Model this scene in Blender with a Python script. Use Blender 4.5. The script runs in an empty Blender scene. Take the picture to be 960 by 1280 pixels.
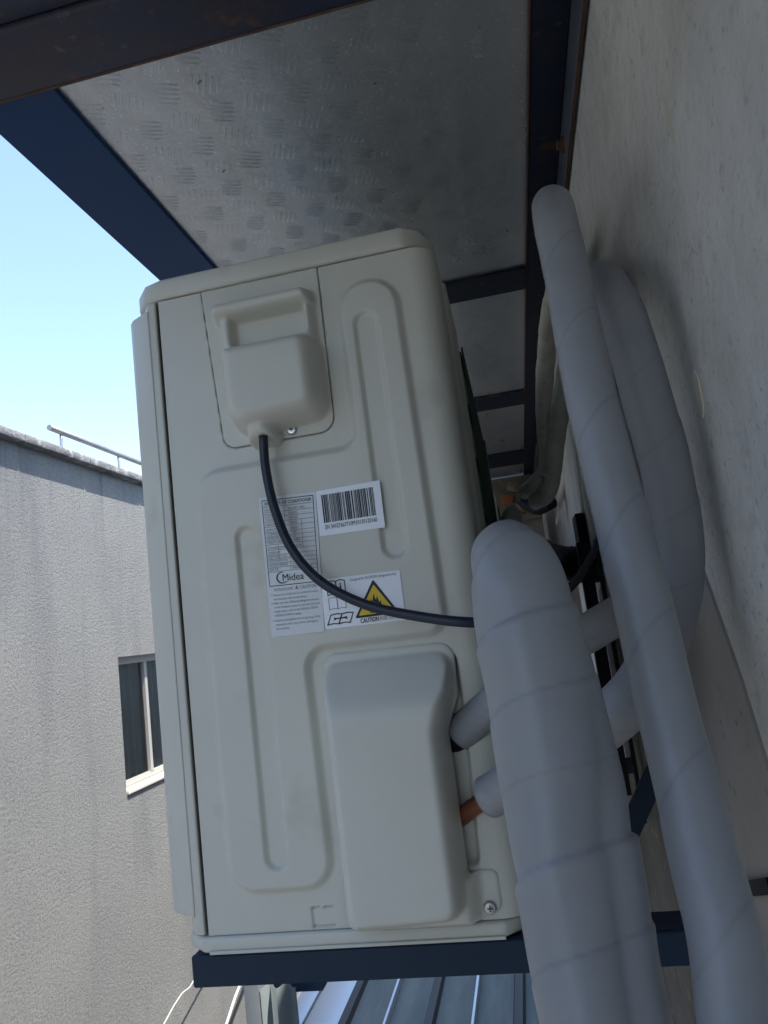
import bpy, bmesh, math, random
import numpy as np
from mathutils import Vector, Matrix

S = bpy.context.scene
C = S.collection
rnd = random.Random(7)

# ---------------------------------------------------------------- camera, sky, sun, exposure
cam_d = bpy.data.cameras.new('camera')
cam = bpy.data.objects.new('camera', cam_d)
C.objects.link(cam)
cam_d.sensor_fit = 'VERTICAL'
cam_d.sensor_height = 24.0
cam_d.lens = 24.0 * 901.158 / 1280.0
cam_d.clip_start = 0.02
cam_d.clip_end = 2000
RIGHT = (0.97447, 0.18654, -0.12498)
DOWN = (-0.15139, 0.13481, -0.97924)
FWD = (-0.16582, 0.97315, 0.15961)
cam.matrix_world = Matrix(((RIGHT[0], -DOWN[0], -FWD[0], 0),
                           (RIGHT[1], -DOWN[1], -FWD[1], 0),
                           (RIGHT[2], -DOWN[2], -FWD[2], 0),
                           (0, 0, 0, 1)))
cam_d.dof.use_dof = True
cam_d.dof.focus_distance = 0.85
cam_d.dof.aperture_fstop = 34
S.camera = cam

SUN = Vector((0.36, -0.10, 0.93)).normalized()
W = bpy.data.worlds.new('World')
S.world = W
W.use_nodes = True
nt = W.node_tree
bg = nt.nodes['Background']
sky = nt.nodes.new('ShaderNodeTexSky')
sky.sky_type = 'NISHITA'
sky.sun_disc = False
sky.sun_elevation = math.asin(SUN.z)
sky.sun_rotation = math.atan2(SUN.x, SUN.y)
sky.air_density = 1.0
sky.dust_density = 1.0
sky.ozone_density = 1.0
nt.links.new(sky.outputs[0], bg.inputs[0])
bg.inputs[1].default_value = 0.15
sun_d = bpy.data.lights.new('sun', 'SUN')
sun_d.energy = 4.0
sun_d.angle = math.radians(0.5)
sun_d.color = (1.0, 0.955, 0.885)
sun = bpy.data.objects.new('sun', sun_d)
C.objects.link(sun)
sun.rotation_euler = SUN.to_track_quat('Z', 'Y').to_euler()
S.view_settings.view_transform = 'Standard'
S.view_settings.look = 'None'
S.view_settings.exposure = 1.6
S.view_settings.gamma = 1.0

# ---------------------------------------------------------------- materials
def material(name, base, rough=0.6, metal=0.0, var=None, scale=8.0, stretch=(1, 1, 1), bump=0.0, bump_scale=60.0,
             spots=None, bump_dist=0.002, spec=0.5, contrast=(0.35, 0.65), detail=6.0):
    """principled surface: two colours mixed by noise, optional second noise of spots, fine bump"""
    m = bpy.data.materials.new(name)
    m.use_nodes = True
    t = m.node_tree
    N, L = t.nodes, t.links
    b = N['Principled BSDF']
    b.inputs['Roughness'].default_value = rough
    b.inputs['Metallic'].default_value = metal
    b.inputs['Specular IOR Level'].default_value = spec
    b.inputs['Base Color'].default_value = (*base, 1)
    tc = N.new('ShaderNodeTexCoord')
    mp = N.new('ShaderNodeMapping')
    mp.inputs['Scale'].default_value = stretch
    L.new(tc.outputs['Object'], mp.inputs[0])
    col = None
    if var:
        n = N.new('ShaderNodeTexNoise')
        n.inputs['Scale'].default_value = scale
        n.inputs['Detail'].default_value = detail
        n.inputs['Roughness'].default_value = 0.6
        L.new(mp.outputs[0], n.inputs['Vector'])
        r = N.new('ShaderNodeMapRange')
        r.inputs[1].default_value, r.inputs[2].default_value = contrast
        L.new(n.outputs[0], r.inputs[0])
        mx = N.new('ShaderNodeMix')
        mx.data_type = 'RGBA'
        mx.inputs[6].default_value = (*base, 1)
        mx.inputs[7].default_value = (*var, 1)
        L.new(r.outputs[0], mx.inputs[0])
        col = mx.outputs[2]
    for (scol, sscale, lo, hi) in (spots or []):
        n = N.new('ShaderNodeTexNoise')
        n.inputs['Scale'].default_value = sscale
        n.inputs['Detail'].default_value = 4
        L.new(mp.outputs[0], n.inputs['Vector'])
        r = N.new('ShaderNodeMapRange')
        r.inputs[1].default_value, r.inputs[2].default_value = lo, hi
        L.new(n.outputs[0], r.inputs[0])
        mx = N.new('ShaderNodeMix')
        mx.data_type = 'RGBA'
        if col is None:
            mx.inputs[6].default_value = (*base, 1)
        else:
            L.new(col, mx.inputs[6])
        mx.inputs[7].default_value = (*scol, 1)
        L.new(r.outputs[0], mx.inputs[0])
        col = mx.outputs[2]
    if col is not None:
        L.new(col, b.inputs['Base Color'])
    if bump:
        n = N.new('ShaderNodeTexNoise')
        n.inputs['Scale'].default_value = bump_scale
        n.inputs['Detail'].default_value = 5
        L.new(tc.outputs['Object'], n.inputs['Vector'])
        bp = N.new('ShaderNodeBump')
        bp.inputs['Strength'].default_value = bump
        bp.inputs['Distance'].default_value = bump_dist
        L.new(n.outputs[0], bp.inputs['Height'])
        L.new(bp.outputs[0], b.inputs['Normal'])
    return m

M = {}
M['unit'] = material('ivory_paint', (0.60, 0.59, 0.52), 0.40, var=(0.555, 0.545, 0.48), scale=5, bump=0.05, bump_scale=900, bump_dist=0.0003,
                     spots=[((0.43, 0.415, 0.35), 14, 0.60, 0.85)])
M['plastic'] = material('ivory_plastic', (0.61, 0.60, 0.53), 0.45, var=(0.57, 0.56, 0.50), scale=7, bump=0.05, bump_scale=700, bump_dist=0.0003,
                        spots=[((0.52, 0.51, 0.45), 11, 0.62, 0.9)])
M['dark_void'] = material('dark_interior', (0.02, 0.022, 0.025), 0.9)
M['fins'] = material('green_black_fins', (0.05, 0.13, 0.09), 0.4, metal=0.2, var=(0.065, 0.15, 0.105), scale=20)
M['guard'] = material('dark_green_wire_guard', (0.028, 0.070, 0.050), 0.5)
M['tape'] = material('grey_pipe_tape', (0.31, 0.318, 0.332), 0.40, var=(0.265, 0.273, 0.288), scale=9, bump=0.35, bump_scale=42, bump_dist=0.0035)
M['foam'] = material('grey_foam_sleeve', (0.29, 0.297, 0.312), 0.5, var=(0.245, 0.252, 0.266), scale=10, bump=0.3, bump_scale=50, bump_dist=0.003)
M['old_tape'] = material('weathered_pipe_tape', (0.85, 0.81, 0.72), 0.6, var=(0.74, 0.70, 0.61), scale=16, bump=0.25, bump_scale=70, bump_dist=0.004)
M['copper'] = material('copper', (0.45, 0.16, 0.08), 0.42, metal=0.7, var=(0.22, 0.09, 0.06), scale=40)
M['cable'] = material('black_rubber_cable', (0.007, 0.013, 0.030), 0.42)
M['steel'] = material('zinc_steel', (0.5, 0.5, 0.5), 0.3, metal=0.95)
M['screw_dark'] = material('screw_recess', (0.03, 0.03, 0.03), 0.6)
M['navy'] = material('navy_paint_with_glare', (0.008, 0.046, 0.140), 0.5, spec=0.22, var=(0.014, 0.052, 0.145), scale=9, bump=0.15, bump_scale=120,  # blue raised so the colour carries glare on the outer angle iron
                     spots=[((0.09, 0.05, 0.03), 26, 0.63, 0.75)])
M['navy_dirty'] = material('dirty_blue_black_steel', (0.010, 0.018, 0.045), 0.55, spec=0.3, var=(0.022, 0.026, 0.040), scale=13, bump=0.25, bump_scale=110,
                           spots=[((0.10, 0.055, 0.03), 30, 0.60, 0.74), ((0.09, 0.09, 0.09), 75, 0.66, 0.76)])
M['navy_rusty'] = material('rusty_navy_steel', (0.022, 0.034, 0.075), 0.55, var=(0.045, 0.036, 0.045), scale=11, bump=0.3, bump_scale=90,
                           spots=[((0.13, 0.060, 0.032), 34, 0.62, 0.76), ((0.10, 0.10, 0.11), 60, 0.64, 0.75)])
M['rust'] = material('rusted_edge', (0.13, 0.065, 0.038), 0.8, var=(0.07, 0.042, 0.03), scale=45, bump=0.3, bump_scale=200)
M['black_steel'] = material('blue_black_steel_paint', (0.004, 0.018, 0.042), 0.5, spec=0.3, var=(0.008, 0.024, 0.048), scale=14, bump=0.1,
                            spots=[((0.06, 0.035, 0.025), 24, 0.66, 0.8)])
M['black'] = material('black_plastic', (0.006, 0.007, 0.010), 0.6, spec=0.2)
M['print'] = material('black_print', (0.02, 0.022, 0.03), 0.6)
M['print_grey'] = material('grey_print', (0.20, 0.21, 0.24), 0.6)
M['print_yellow'] = material('yellow_print', (0.75, 0.52, 0.03), 0.5)
M['sticker_grey'] = material('matt_silver_sticker', (0.66, 0.68, 0.70), 0.4)
M['sticker'] = material('white_sticker', (0.80, 0.82, 0.88), 0.3)
M['white'] = material('white_nylon', (0.75, 0.75, 0.73), 0.4)
M['stone_coping'] = material('weathered_coping', (0.22, 0.21, 0.20), 0.9, var=(0.10, 0.10, 0.10), scale=4, bump=0.6, bump_scale=30, bump_dist=0.02,
                             spots=[((0.34, 0.33, 0.31), 9, 0.55, 0.68)])
M['rail'] = material('galvanised_rail', (0.36, 0.36, 0.37), 0.4, metal=0.6, var=(0.24, 0.23, 0.23), scale=3)
M['frame'] = material('aluminium_frame', (0.40, 0.385, 0.36), 0.4, metal=0.2)
M['sill'] = material('cream_sill', (0.58, 0.55, 0.45), 0.7)
M['curtain'] = material('grey_green_curtain', (0.13, 0.165, 0.155), 0.9)
M['room'] = material('dark_room', (0.05, 0.055, 0.06), 0.9)
M['roof'] = material('grey_roof_sheet', (0.16, 0.185, 0.18), 0.75, spec=0.25, var=(0.10, 0.13, 0.13), scale=3, stretch=(4, 0.5, 1))
M['roof_shade'] = material('shade_toned_rib', (0.03, 0.035, 0.04), 0.6)  # shadow on the wide ribs is put into this colour
M['fibre'] = material('fibre_cement_sheet', (0.075, 0.09, 0.09), 0.8, var=(0.055, 0.068, 0.068), scale=5, bump=0.2)
M['post'] = material('grey_post_paint', (0.15, 0.16, 0.165), 0.6, var=(0.12, 0.13, 0.135), scale=4)
M['wire'] = material('white_wire', (0.46, 0.45, 0.42), 0.5)
M['concrete'] = material('grey_concrete', (0.42, 0.40, 0.37), 0.85, var=(0.33, 0.315, 0.29), scale=7, bump=0.35, bump_scale=60, bump_dist=0.004,
                         spots=[((0.15, 0.14, 0.13), 50, 0.66, 0.75)])
M['stained'] = material('dark_concrete', (0.13, 0.125, 0.115), 0.9, var=(0.09, 0.085, 0.08), scale=9, bump=0.5, bump_scale=70, bump_dist=0.004,
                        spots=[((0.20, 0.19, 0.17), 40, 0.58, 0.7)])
M['brick'] = material('orange_brick', (0.45, 0.16, 0.07), 0.9, var=(0.34, 0.13, 0.07), scale=20, bump=0.5, bump_scale=60, bump_dist=0.006)
M['mortar'] = material('crumbling_mortar', (0.33, 0.29, 0.22), 0.95, var=(0.22, 0.19, 0.15), scale=16, bump=0.9, bump_scale=40, bump_dist=0.01)
M['asphalt'] = material('asphalt', (0.07, 0.07, 0.07), 0.95, var=(0.10, 0.10, 0.10), scale=2, bump=0.3)

def taped(m, dark, amount=0.8):
    """grime caught along the overlapped tape edge, and a slightly different tone from wrap to wrap"""
    t = m.node_tree
    N, L = t.nodes, t.links
    b = N['Principled BSDF']
    src = b.inputs['Base Color'].links[0].from_socket
    def attr(nm):
        a = N.new('ShaderNodeAttribute')
        a.attribute_name = nm
        return a.outputs['Fac']
    def mul(x, k):
        n = N.new('ShaderNodeMath')
        n.operation = 'MULTIPLY'
        L.new(x, n.inputs[0])
        n.inputs[1].default_value = k
        return n.outputs[0]
    def mix(fac, a, c):
        x = N.new('ShaderNodeMix')
        x.data_type = 'RGBA'
        L.new(fac, x.inputs[0])
        L.new(a, x.inputs[6])
        x.inputs[7].default_value = (*c, 1)
        return x.outputs[2]
    c = mix(mul(attr('band'), 0.35), src, tuple(v * 2.2 for v in dark))
    c = mix(mul(attr('seam'), amount), c, dark)
    L.new(c, b.inputs['Base Color'])
taped(M['tape'], (0.13, 0.135, 0.145), 0.38)
taped(M['foam'], (0.13, 0.135, 0.145), 0.30)
taped(M['old_tape'], (0.22, 0.20, 0.16), 0.7)

def glass_material():
    m = bpy.data.materials.new('window_glass')
    m.use_nodes = True
    t = m.node_tree
    b = t.nodes['Principled BSDF']
    b.inputs['Base Color'].default_value = (0.9, 0.95, 0.95, 1)
    b.inputs['Roughness'].default_value = 0.02
    b.inputs['Transmission Weight'].default_value = 0.0
    tr = t.nodes.new('ShaderNodeBsdfTransparent')
    gl = t.nodes.new('ShaderNodeBsdfGlossy')
    gl.inputs['Roughness'].default_value = 0.03
    fr = t.nodes.new('ShaderNodeFresnel')
    fr.inputs[0].default_value = 1.5
    mx = t.nodes.new('ShaderNodeMixShader')
    t.links.new(fr.outputs[0], mx.inputs[0])
    t.links.new(tr.outputs[0], mx.inputs[1])
    t.links.new(gl.outputs[0], mx.inputs[2])
    t.links.new(mx.outputs[0], t.nodes['Material Output'].inputs[0])
    return m
M['glass'] = glass_material()

def node_wall(name, kind):
    """the near painted wall and the far roughcast wall: layered noise colour and relief"""
    m = bpy.data.materials.new(name)
    m.use_nodes = True
    t = m.node_tree
    N, L = t.nodes, t.links
    b = N['Principled BSDF']
    tc = N.new('ShaderNodeTexCoord')
    def noise(scale, detail=6, stretch=None, rough=0.6):
        n = N.new('ShaderNodeTexNoise')
        n.inputs['Scale'].default_value = scale
        n.inputs['Detail'].default_value = detail
        n.inputs['Roughness'].default_value = rough
        if stretch:
            mp = N.new('ShaderNodeMapping')
            mp.inputs['Scale'].default_value = stretch
            L.new(tc.outputs['Object'], mp.inputs[0])
            L.new(mp.outputs[0], n.inputs['Vector'])
        else:
            L.new(tc.outputs['Object'], n.inputs['Vector'])
        return n.outputs[0]
    def rng(x, lo, hi, a=0.0, c=1.0):
        r = N.new('ShaderNodeMapRange')
        r.inputs[1].default_value, r.inputs[2].default_value = lo, hi
        r.inputs[3].default_value, r.inputs[4].default_value = a, c
        L.new(x, r.inputs[0])
        return r.outputs[0]
    def mix(fac, a, c):
        x = N.new('ShaderNodeMix')
        x.data_type = 'RGBA'
        L.new(fac, x.inputs[0])
        for i, v in ((6, a), (7, c)):
            if isinstance(v, tuple):
                x.inputs[i].default_value = (*v, 1)
            else:
                L.new(v, x.inputs[i])
        return x.outputs[2]
    if kind == 'painted':
        c = mix(rng(noise(3.0), 0.35, 0.65), (0.78, 0.77, 0.74), (0.66, 0.66, 0.645))
        c = mix(rng(noise(10.0, 8, (1, 1, 0.35)), 0.45, 0.75), c, (0.50, 0.495, 0.48))
        c = mix(rng(noise(13.0, 8), 0.50, 0.68, 0, 0.75), c, (0.52, 0.51, 0.485))
        c = mix(rng(noise(42.0, 6), 0.56, 0.72, 0, 0.7), c, (0.45, 0.445, 0.43))
        c = mix(rng(noise(75.0, 3), 0.66, 0.76), c, (0.28, 0.275, 0.265))
        c = mix(rng(noise(150.0, 2), 0.60, 0.72, 0, 0.7), c, (0.38, 0.375, 0.36))
        c = mix(rng(noise(2.2, 4), 0.45, 0.75, 0, 0.5), c, (0.56, 0.545, 0.50))
        c = mix(rng(noise(16.0, 4, (1, 2.2, 0.4)), 0.69, 0.80), c, (0.56, 0.48, 0.34))
        L.new(c, b.inputs['Base Color'])
        b.inputs['Roughness'].default_value = 0.6
        bp = N.new('ShaderNodeBump')
        bp.inputs['Strength'].default_value = 0.55
        bp.inputs['Distance'].default_value = 0.005
        L.new(noise(45.0, 8), bp.inputs['Height'])
        L.new(bp.outputs[0], b.inputs['Normal'])
    else:
        g = noise(38.0, 10, None, 0.82)
        c = mix(rng(noise(0.55, 5), 0.35, 0.65), (0.295, 0.295, 0.28), (0.25, 0.252, 0.244))
        c = mix(rng(noise(1.6, 6, (1, 1.6, 0.25)), 0.52, 0.75), c, (0.215, 0.216, 0.217))
        c = mix(rng(g, 0.30, 0.52, 0.75, 0.0), c, (0.10, 0.10, 0.10))
        # rain streaks running down from the coping
        st = noise(7.0, 4, (1, 1, 0.03))
        geo = N.new('ShaderNodeSeparateXYZ')
        L.new(tc.outputs['Object'], geo.inputs[0])
        hi = rng(geo.outputs[2], 1.0, 1.95)
        mu = N.new('ShaderNodeMath')
        mu.operation = 'MULTIPLY'
        L.new(rng(st, 0.54, 0.70, 0.0, 0.6), mu.inputs[0])
        L.new(hi, mu.inputs[1])
        c = mix(mu.outputs[0], c, (0.12, 0.13, 0.145))
        L.new(c, b.inputs['Base Color'])
        b.inputs['Roughness'].default_value = 0.95
        b.inputs['Specular IOR Level'].default_value = 0.1
        bp = N.new('ShaderNodeBump')
        bp.inputs['Strength'].default_value = 1.0
        bp.inputs['Distance'].default_value = 0.030
        L.new(g, bp.inputs['Height'])
        L.new(bp.outputs[0], b.inputs['Normal'])
    return m
M['wall'] = node_wall('painted_wall', 'painted')
M['stucco'] = node_wall('roughcast_stucco', 'stucco')

def plate_material():
    m = bpy.data.materials.new('dusty_checker_plate')
    m.use_nodes = True
    t = m.node_tree
    N, L = t.nodes, t.links
    b = N['Principled BSDF']
    tc = N.new('ShaderNodeTexCoord')
    def noise(scale, stretch=(1, 1, 1), detail=6):
        mp = N.new('ShaderNodeMapping')
        mp.inputs['Scale'].default_value = stretch
        L.new(tc.outputs['Object'], mp.inputs[0])
        n = N.new('ShaderNodeTexNoise')
        n.inputs['Scale'].default_value = scale
        n.inputs['Detail'].default_value = detail
        n.inputs['Roughness'].default_value = 0.65
        L.new(mp.outputs[0], n.inputs['Vector'])
        return n.outputs[0]
    def rng(x, lo, hi, a=0.0, c=1.0):
        r = N.new('ShaderNodeMapRange')
        r.inputs[1].default_value, r.inputs[2].default_value = lo, hi
        r.inputs[3].default_value, r.inputs[4].default_value = a, c
        L.new(x, r.inputs[0])
        return r.outputs[0]
    def mix(fac, a, c):
        x = N.new('ShaderNodeMix')
        x.data_type = 'RGBA'
        L.new(fac, x.inputs[0])
        for i, v in ((6, a), (7, c)):
            if isinstance(v, tuple):
                x.inputs[i].default_value = (*v, 1)
            else:
                L.new(v, x.inputs[i])
        return x.outputs[2]
    c = mix(rng(noise(7, (1, 0.6, 1)), 0.3, 0.7), (0.54, 0.565, 0.59), (0.66, 0.655, 0.63))
    c = mix(rng(noise(26, (1.6, 0.5, 1)), 0.55, 0.8), c, (0.64, 0.64, 0.62))
    # a paler, less metallic streak along the sheet
    sx = N.new('ShaderNodeSeparateXYZ')
    L.new(tc.outputs['Object'], sx.inputs[0])
    ad = N.new('ShaderNodeMath')
    ad.operation = 'MULTIPLY_ADD'
    L.new(noise(5, (1, 1, 1), 3), ad.inputs[0])
    ad.inputs[1].default_value = 0.05
    L.new(sx.outputs[0], ad.inputs[2])
    dv = N.new('ShaderNodeMath')
    dv.operation = 'ADD'
    L.new(ad.outputs[0], dv.inputs[0])
    dv.inputs[1].default_value = 0.195
    ab = N.new('ShaderNodeMath')
    ab.operation = 'ABSOLUTE'
    L.new(dv.outputs[0], ab.inputs[0])
    streak = rng(ab.outputs[0], 0.0, 0.045, 0.75, 0.0)
    c = mix(streak, c, (0.66, 0.69, 0.72))
    c = mix(rng(noise(230, (1, 1, 1), 2), 0.62, 0.70), c, (0.80, 0.80, 0.79))
    c = mix(rng(noise(120, (1, 1, 1), 2), 0.66, 0.73, 0, 0.7), c, (0.84, 0.84, 0.83))
    c = mix(rng(noise(60, (1, 1, 1), 3), 0.68, 0.76), c, (0.12, 0.12, 0.12))
    L.new(c, b.inputs['Base Color'])
    mt = N.new('ShaderNodeMath')
    mt.operation = 'MULTIPLY_ADD'
    L.new(streak, mt.inputs[0])
    mt.inputs[1].default_value = -0.5
    mt.inputs[2].default_value = 0.75
    L.new(mt.outputs[0], b.inputs['Metallic'])
    L.new(rng(noise(9, (1.5, 0.5, 1)), 0.3, 0.7, 0.22, 0.50), b.inputs['Roughness'])
    bp = N.new('ShaderNodeBump')
    bp.inputs['Strength'].default_value = 0.2
    bp.inputs['Distance'].default_value = 0.003
    L.new(noise(80), bp.inputs['Height'])
    L.new(bp.outputs[0], b.inputs['Normal'])
    return m
M['plate'] = plate_material()

# ---------------------------------------------------------------- helpers
def tag(o, label=None, cat=None, group=None, kind=None):
    if label: o['label'] = label
    if cat: o['category'] = cat
    if group: o['group'] = group
    if kind: o['kind'] = kind
    return o

def thing(name, label, cat, loc=(0, 0, 0), group=None):
    o = bpy.data.objects.new(name, None)
    o.empty_display_size = 0.05
    C.objects.link(o)
    o.location = loc
    return tag(o, label, cat, group)

def link(name, me, mat, parent=None):
    o = bpy.data.objects.new(name, me)
    C.objects.link(o)
    if mat is not None:
        me.materials.clear()
        me.materials.append(mat)
    if parent is not None:
        o.parent = parent
        base = parent
        off = Vector((0, 0, 0))
        while base is not None:
            off += Vector(base.location)
            base = base.parent
        o.location = -off
    return o

def mesh(name, v, f, smooth=False):
    me = bpy.data.meshes.new(name)
    me.from_pydata([tuple(p) for p in v], [], f)
    if smooth:
        me.polygons.foreach_set('use_smooth', [True] * len(me.polygons))
    me.update()
    return me

def bm_mesh(bm, name, smooth=False, angle=None):
    bmesh.ops.recalc_face_normals(bm, faces=bm.faces)
    me = bpy.data.meshes.new(name)
    bm.to_mesh(me)
    bm.free()
    if smooth:
        me.polygons.foreach_set('use_smooth', [True] * len(me.polygons))
        if angle:
            try:
                me.set_sharp_from_angle(angle=angle)
            except Exception:
                pass
    return me

def add_box(bm, lo, hi, rot=None, piv=None):
    c = [(a + b) / 2 for a, b in zip(lo, hi)]
    s = [abs(b - a) for a, b in zip(lo, hi)]
    m = Matrix.Translation(c) @ Matrix.Diagonal((*s, 1))
    if rot is not None:
        p = Vector(piv if piv else c)
        m = Matrix.Translation(p) @ rot.to_4x4() @ Matrix.Translation(-p) @ m
    r = bmesh.ops.create_cube(bm, size=1, matrix=m)
    return r['verts']

def bevel_all(bm, w, seg=2):
    bmesh.ops.bevel(bm, geom=list(bm.edges), offset=w, segments=seg, profile=0.5, affect='EDGES', clamp_overlap=True)

def box(name, lo, hi, mat, parent=None, bevel=0.0, seg=2, rot=None, piv=None):
    bm = bmesh.new()
    add_box(bm, lo, hi, rot, piv)
    if bevel:
        bevel_all(bm, bevel, seg)
    return link(name, bm_mesh(bm, name, bool(bevel), math.radians(35)), mat, parent)

def prism(name, poly, z0, z1, mat, parent=None, bevel=0.0, axis='z', seg=2):
    """polygon (list of 2D points) extruded along an axis; axis 'y' means poly is (x, z), 'x' means (y, z)"""
    bm = bmesh.new()
    def p3(a, b, h):
        return {'z': (a, b, h), 'y': (a, h, b), 'x': (h, a, b)}[axis]
    lo = [bm.verts.new(p3(a, b, z0)) for a, b in poly]
    hi = [bm.verts.new(p3(a, b, z1)) for a, b in poly]
    n = len(poly)
    bm.faces.new(lo)
    bm.faces.new(hi)
    for i in range(n):
        bm.faces.new((lo[i], lo[(i + 1) % n], hi[(i + 1) % n], hi[i]))
    bmesh.ops.recalc_face_normals(bm, faces=bm.faces)
    if bevel:
        ed = [e for e in bm.edges if e.calc_face_angle(0) > 0.6]
        bmesh.ops.bevel(bm, geom=ed, offset=bevel, segments=seg, profile=0.5, affect='EDGES', clamp_overlap=True)
    return link(name, bm_mesh(bm, name, bool(bevel), math.radians(40)), mat, parent)

def spline(pts, n):
    """Catmull-Rom through the points, resampled evenly"""
    P = np.array(pts, float)
    Q = np.vstack([2 * P[0] - P[1], P, 2 * P[-1] - P[-2]])
    out = []
    for i in range(len(P) - 1):
        p0, p1, p2, p3 = Q[i:i + 4]
        for t in np.linspace(0, 1, 24, endpoint=False):
            out.append(0.5 * (2 * p1 + (p2 - p0) * t + (2 * p0 - 5 * p1 + 4 * p2 - p3) * t * t + (3 * p1 - p0 - 3 * p2 + p3) * t ** 3))
    out.append(P[-1])
    out = np.array(out)
    d = np.r_[0, np.cumsum(np.linalg.norm(np.diff(out, axis=0), axis=1))]
    u = np.linspace(0, d[-1], n)
    return np.stack([np.interp(u, d, out[:, k]) for k in range(out.shape[1])], 1), d[-1]

def tube_mesh(name, pts, r, n=80, seg=24, tape=None, lift=0.04, wob=0.0, squash=1.0, seed=1, cap=True, dual=None):
    """tube along a spline; pts may carry a 4th value, the local radius. tape = pitch of an overlapping wrap"""
    pts = [tuple(p) for p in pts]
    if len(pts[0]) == 3:
        pts = [(*p, r) for p in pts]
    P, length = spline(pts, n)
    R, P = P[:, 3], P[:, :3]
    T = np.gradient(P, axis=0)
    T /= np.linalg.norm(T, axis=1)[:, None]
    nv = np.cross(T[0], (0.13, 0.2, 0.97))
    if np.linalg.norm(nv) < 0.1:
        nv = np.cross(T[0], (1, 0, 0))
    nv /= np.linalg.norm(nv)
    V, F, SM, TN = [], [], [], []
    rr = random.Random(seed)
    ph = [rr.uniform(0, 6.28) for _ in range(6)]
    for i in range(n):
        nv = nv - T[i] * np.dot(nv, T[i])
        nv /= np.linalg.norm(nv)
        bv = np.cross(T[i], nv)
        s = length * i / (n - 1)
        for k in range(seg):
            a = 2 * math.pi * k / seg
            rad = R[i]
            sm = tn = 0.0
            if tape:
                u = s / tape - a / (2 * math.pi) + 0.035 * math.sin(2 * a + ph[0]) + 0.02 * math.sin(s * 60 + ph[1])
                band = math.floor(u)
                q = u - band
                hb = math.sin(band * 12.9898 + seed) * 43758.5453
                hb -= math.floor(hb)
                hn = math.sin((band + 1) * 12.9898 + seed) * 43758.5453
                hn -= math.floor(hn)
                w_ = 0.05
                t_ = min(1, max(0, (q - (1 - w_)) / w_))
                rad *= 1 + lift * ((0.35 * q + 0.65 * hb) * (1 - t_) + (0.65 * hn) * t_)
                sm = math.exp(-((q - 1 if q > 0.5 else q) / 0.022) ** 2) * (0.35 + 0.65 * hb)
                tn = hb
            SM.append(sm)
            TN.append(tn)
            if dual:
                off, r2, s0, s1 = dual
                k = 1 - min(1, max(0, (s - s0) / (s1 - s0)))
                k = k * k * (3 - 2 * k)
                if k > 0:
                    side = np.array((0.93, 0.36, 0.0))
                    side = side - T[i] * np.dot(side, T[i])
                    side /= np.linalg.norm(side)
                    cd = float(np.dot(math.cos(a) * nv + math.sin(a) * bv, side))
                    q2 = r2 * r2 - (off * k) ** 2 * (1 - cd * cd)
                    if q2 > 0:
                        e = (off * k * cd + math.sqrt(q2)) * rad / R[i]
                        sf = 0.0060
                        hh = max(0.0, sf - abs(e - rad)) / sf
                        rad = max(e, rad) + hh * hh * sf * 0.25
            if wob:
                rad *= 1 + wob * (math.sin(2 * a + s * 40 + ph[1]) * 0.5 + math.sin(3 * a - s * 70 + ph[2]) * 0.35 + math.sin(s * 110 + ph[3] + a) * 0.4)
            V.append(P[i] + rad * (math.cos(a) * nv * squash + math.sin(a) * bv))
    for i in range(n - 1):
        for k in range(seg):
            k2 = (k + 1) % seg
            F.append((i * seg + k, i * seg + k2, (i + 1) * seg + k2, (i + 1) * seg + k))
    if cap:
        F.append(tuple(reversed(range(seg))))
        F.append(tuple((n - 1) * seg + k for k in range(seg)))
    me = mesh(name, V, F, True)
    for p in list(me.polygons)[-2:] if cap else []:
        p.use_smooth = False
    if tape:
        for nm, vals in (('seam', SM), ('band', TN)):
            at_ = me.attributes.new(nm, 'FLOAT', 'POINT')
            at_.data.foreach_set('value', np.array(vals, np.float32))
    return me

def tube(name, pts, r, mat, parent=None, **kw):
    return link(name, tube_mesh(name, pts, r, **kw), mat, parent)

def lathe(name, prof, origin, axis, mat, parent=None, seg=20, smooth=True):
    """profile of (radius, height along axis) revolved round axis at origin"""
    ax = Vector(axis).normalized()
    q = Vector((0, 0, 1)).rotation_difference(ax)
    V, F = [], []
    for r, h in prof:
        for k in range(seg):
            a = 2 * math.pi * k / seg
            V.append(Vector(origin) + q @ Vector((r * math.cos(a), r * math.sin(a), h)))
    for i in range(len(prof) - 1):
        for k in range(seg):
            k2 = (k + 1) % seg
            F.append((i * seg + k, i * seg + k2, (i + 1) * seg + k2, (i + 1) * seg + k))
    F.append(tuple(reversed(range(seg))))
    F.append(tuple((len(prof) - 1) * seg + k for k in range(seg)))
    me = mesh(name, V, F, smooth)
    if smooth:
        try:
            me.set_sharp_from_angle(angle=math.radians(40))
        except Exception:
            pass
    return link(name, me, mat, parent)

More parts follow.
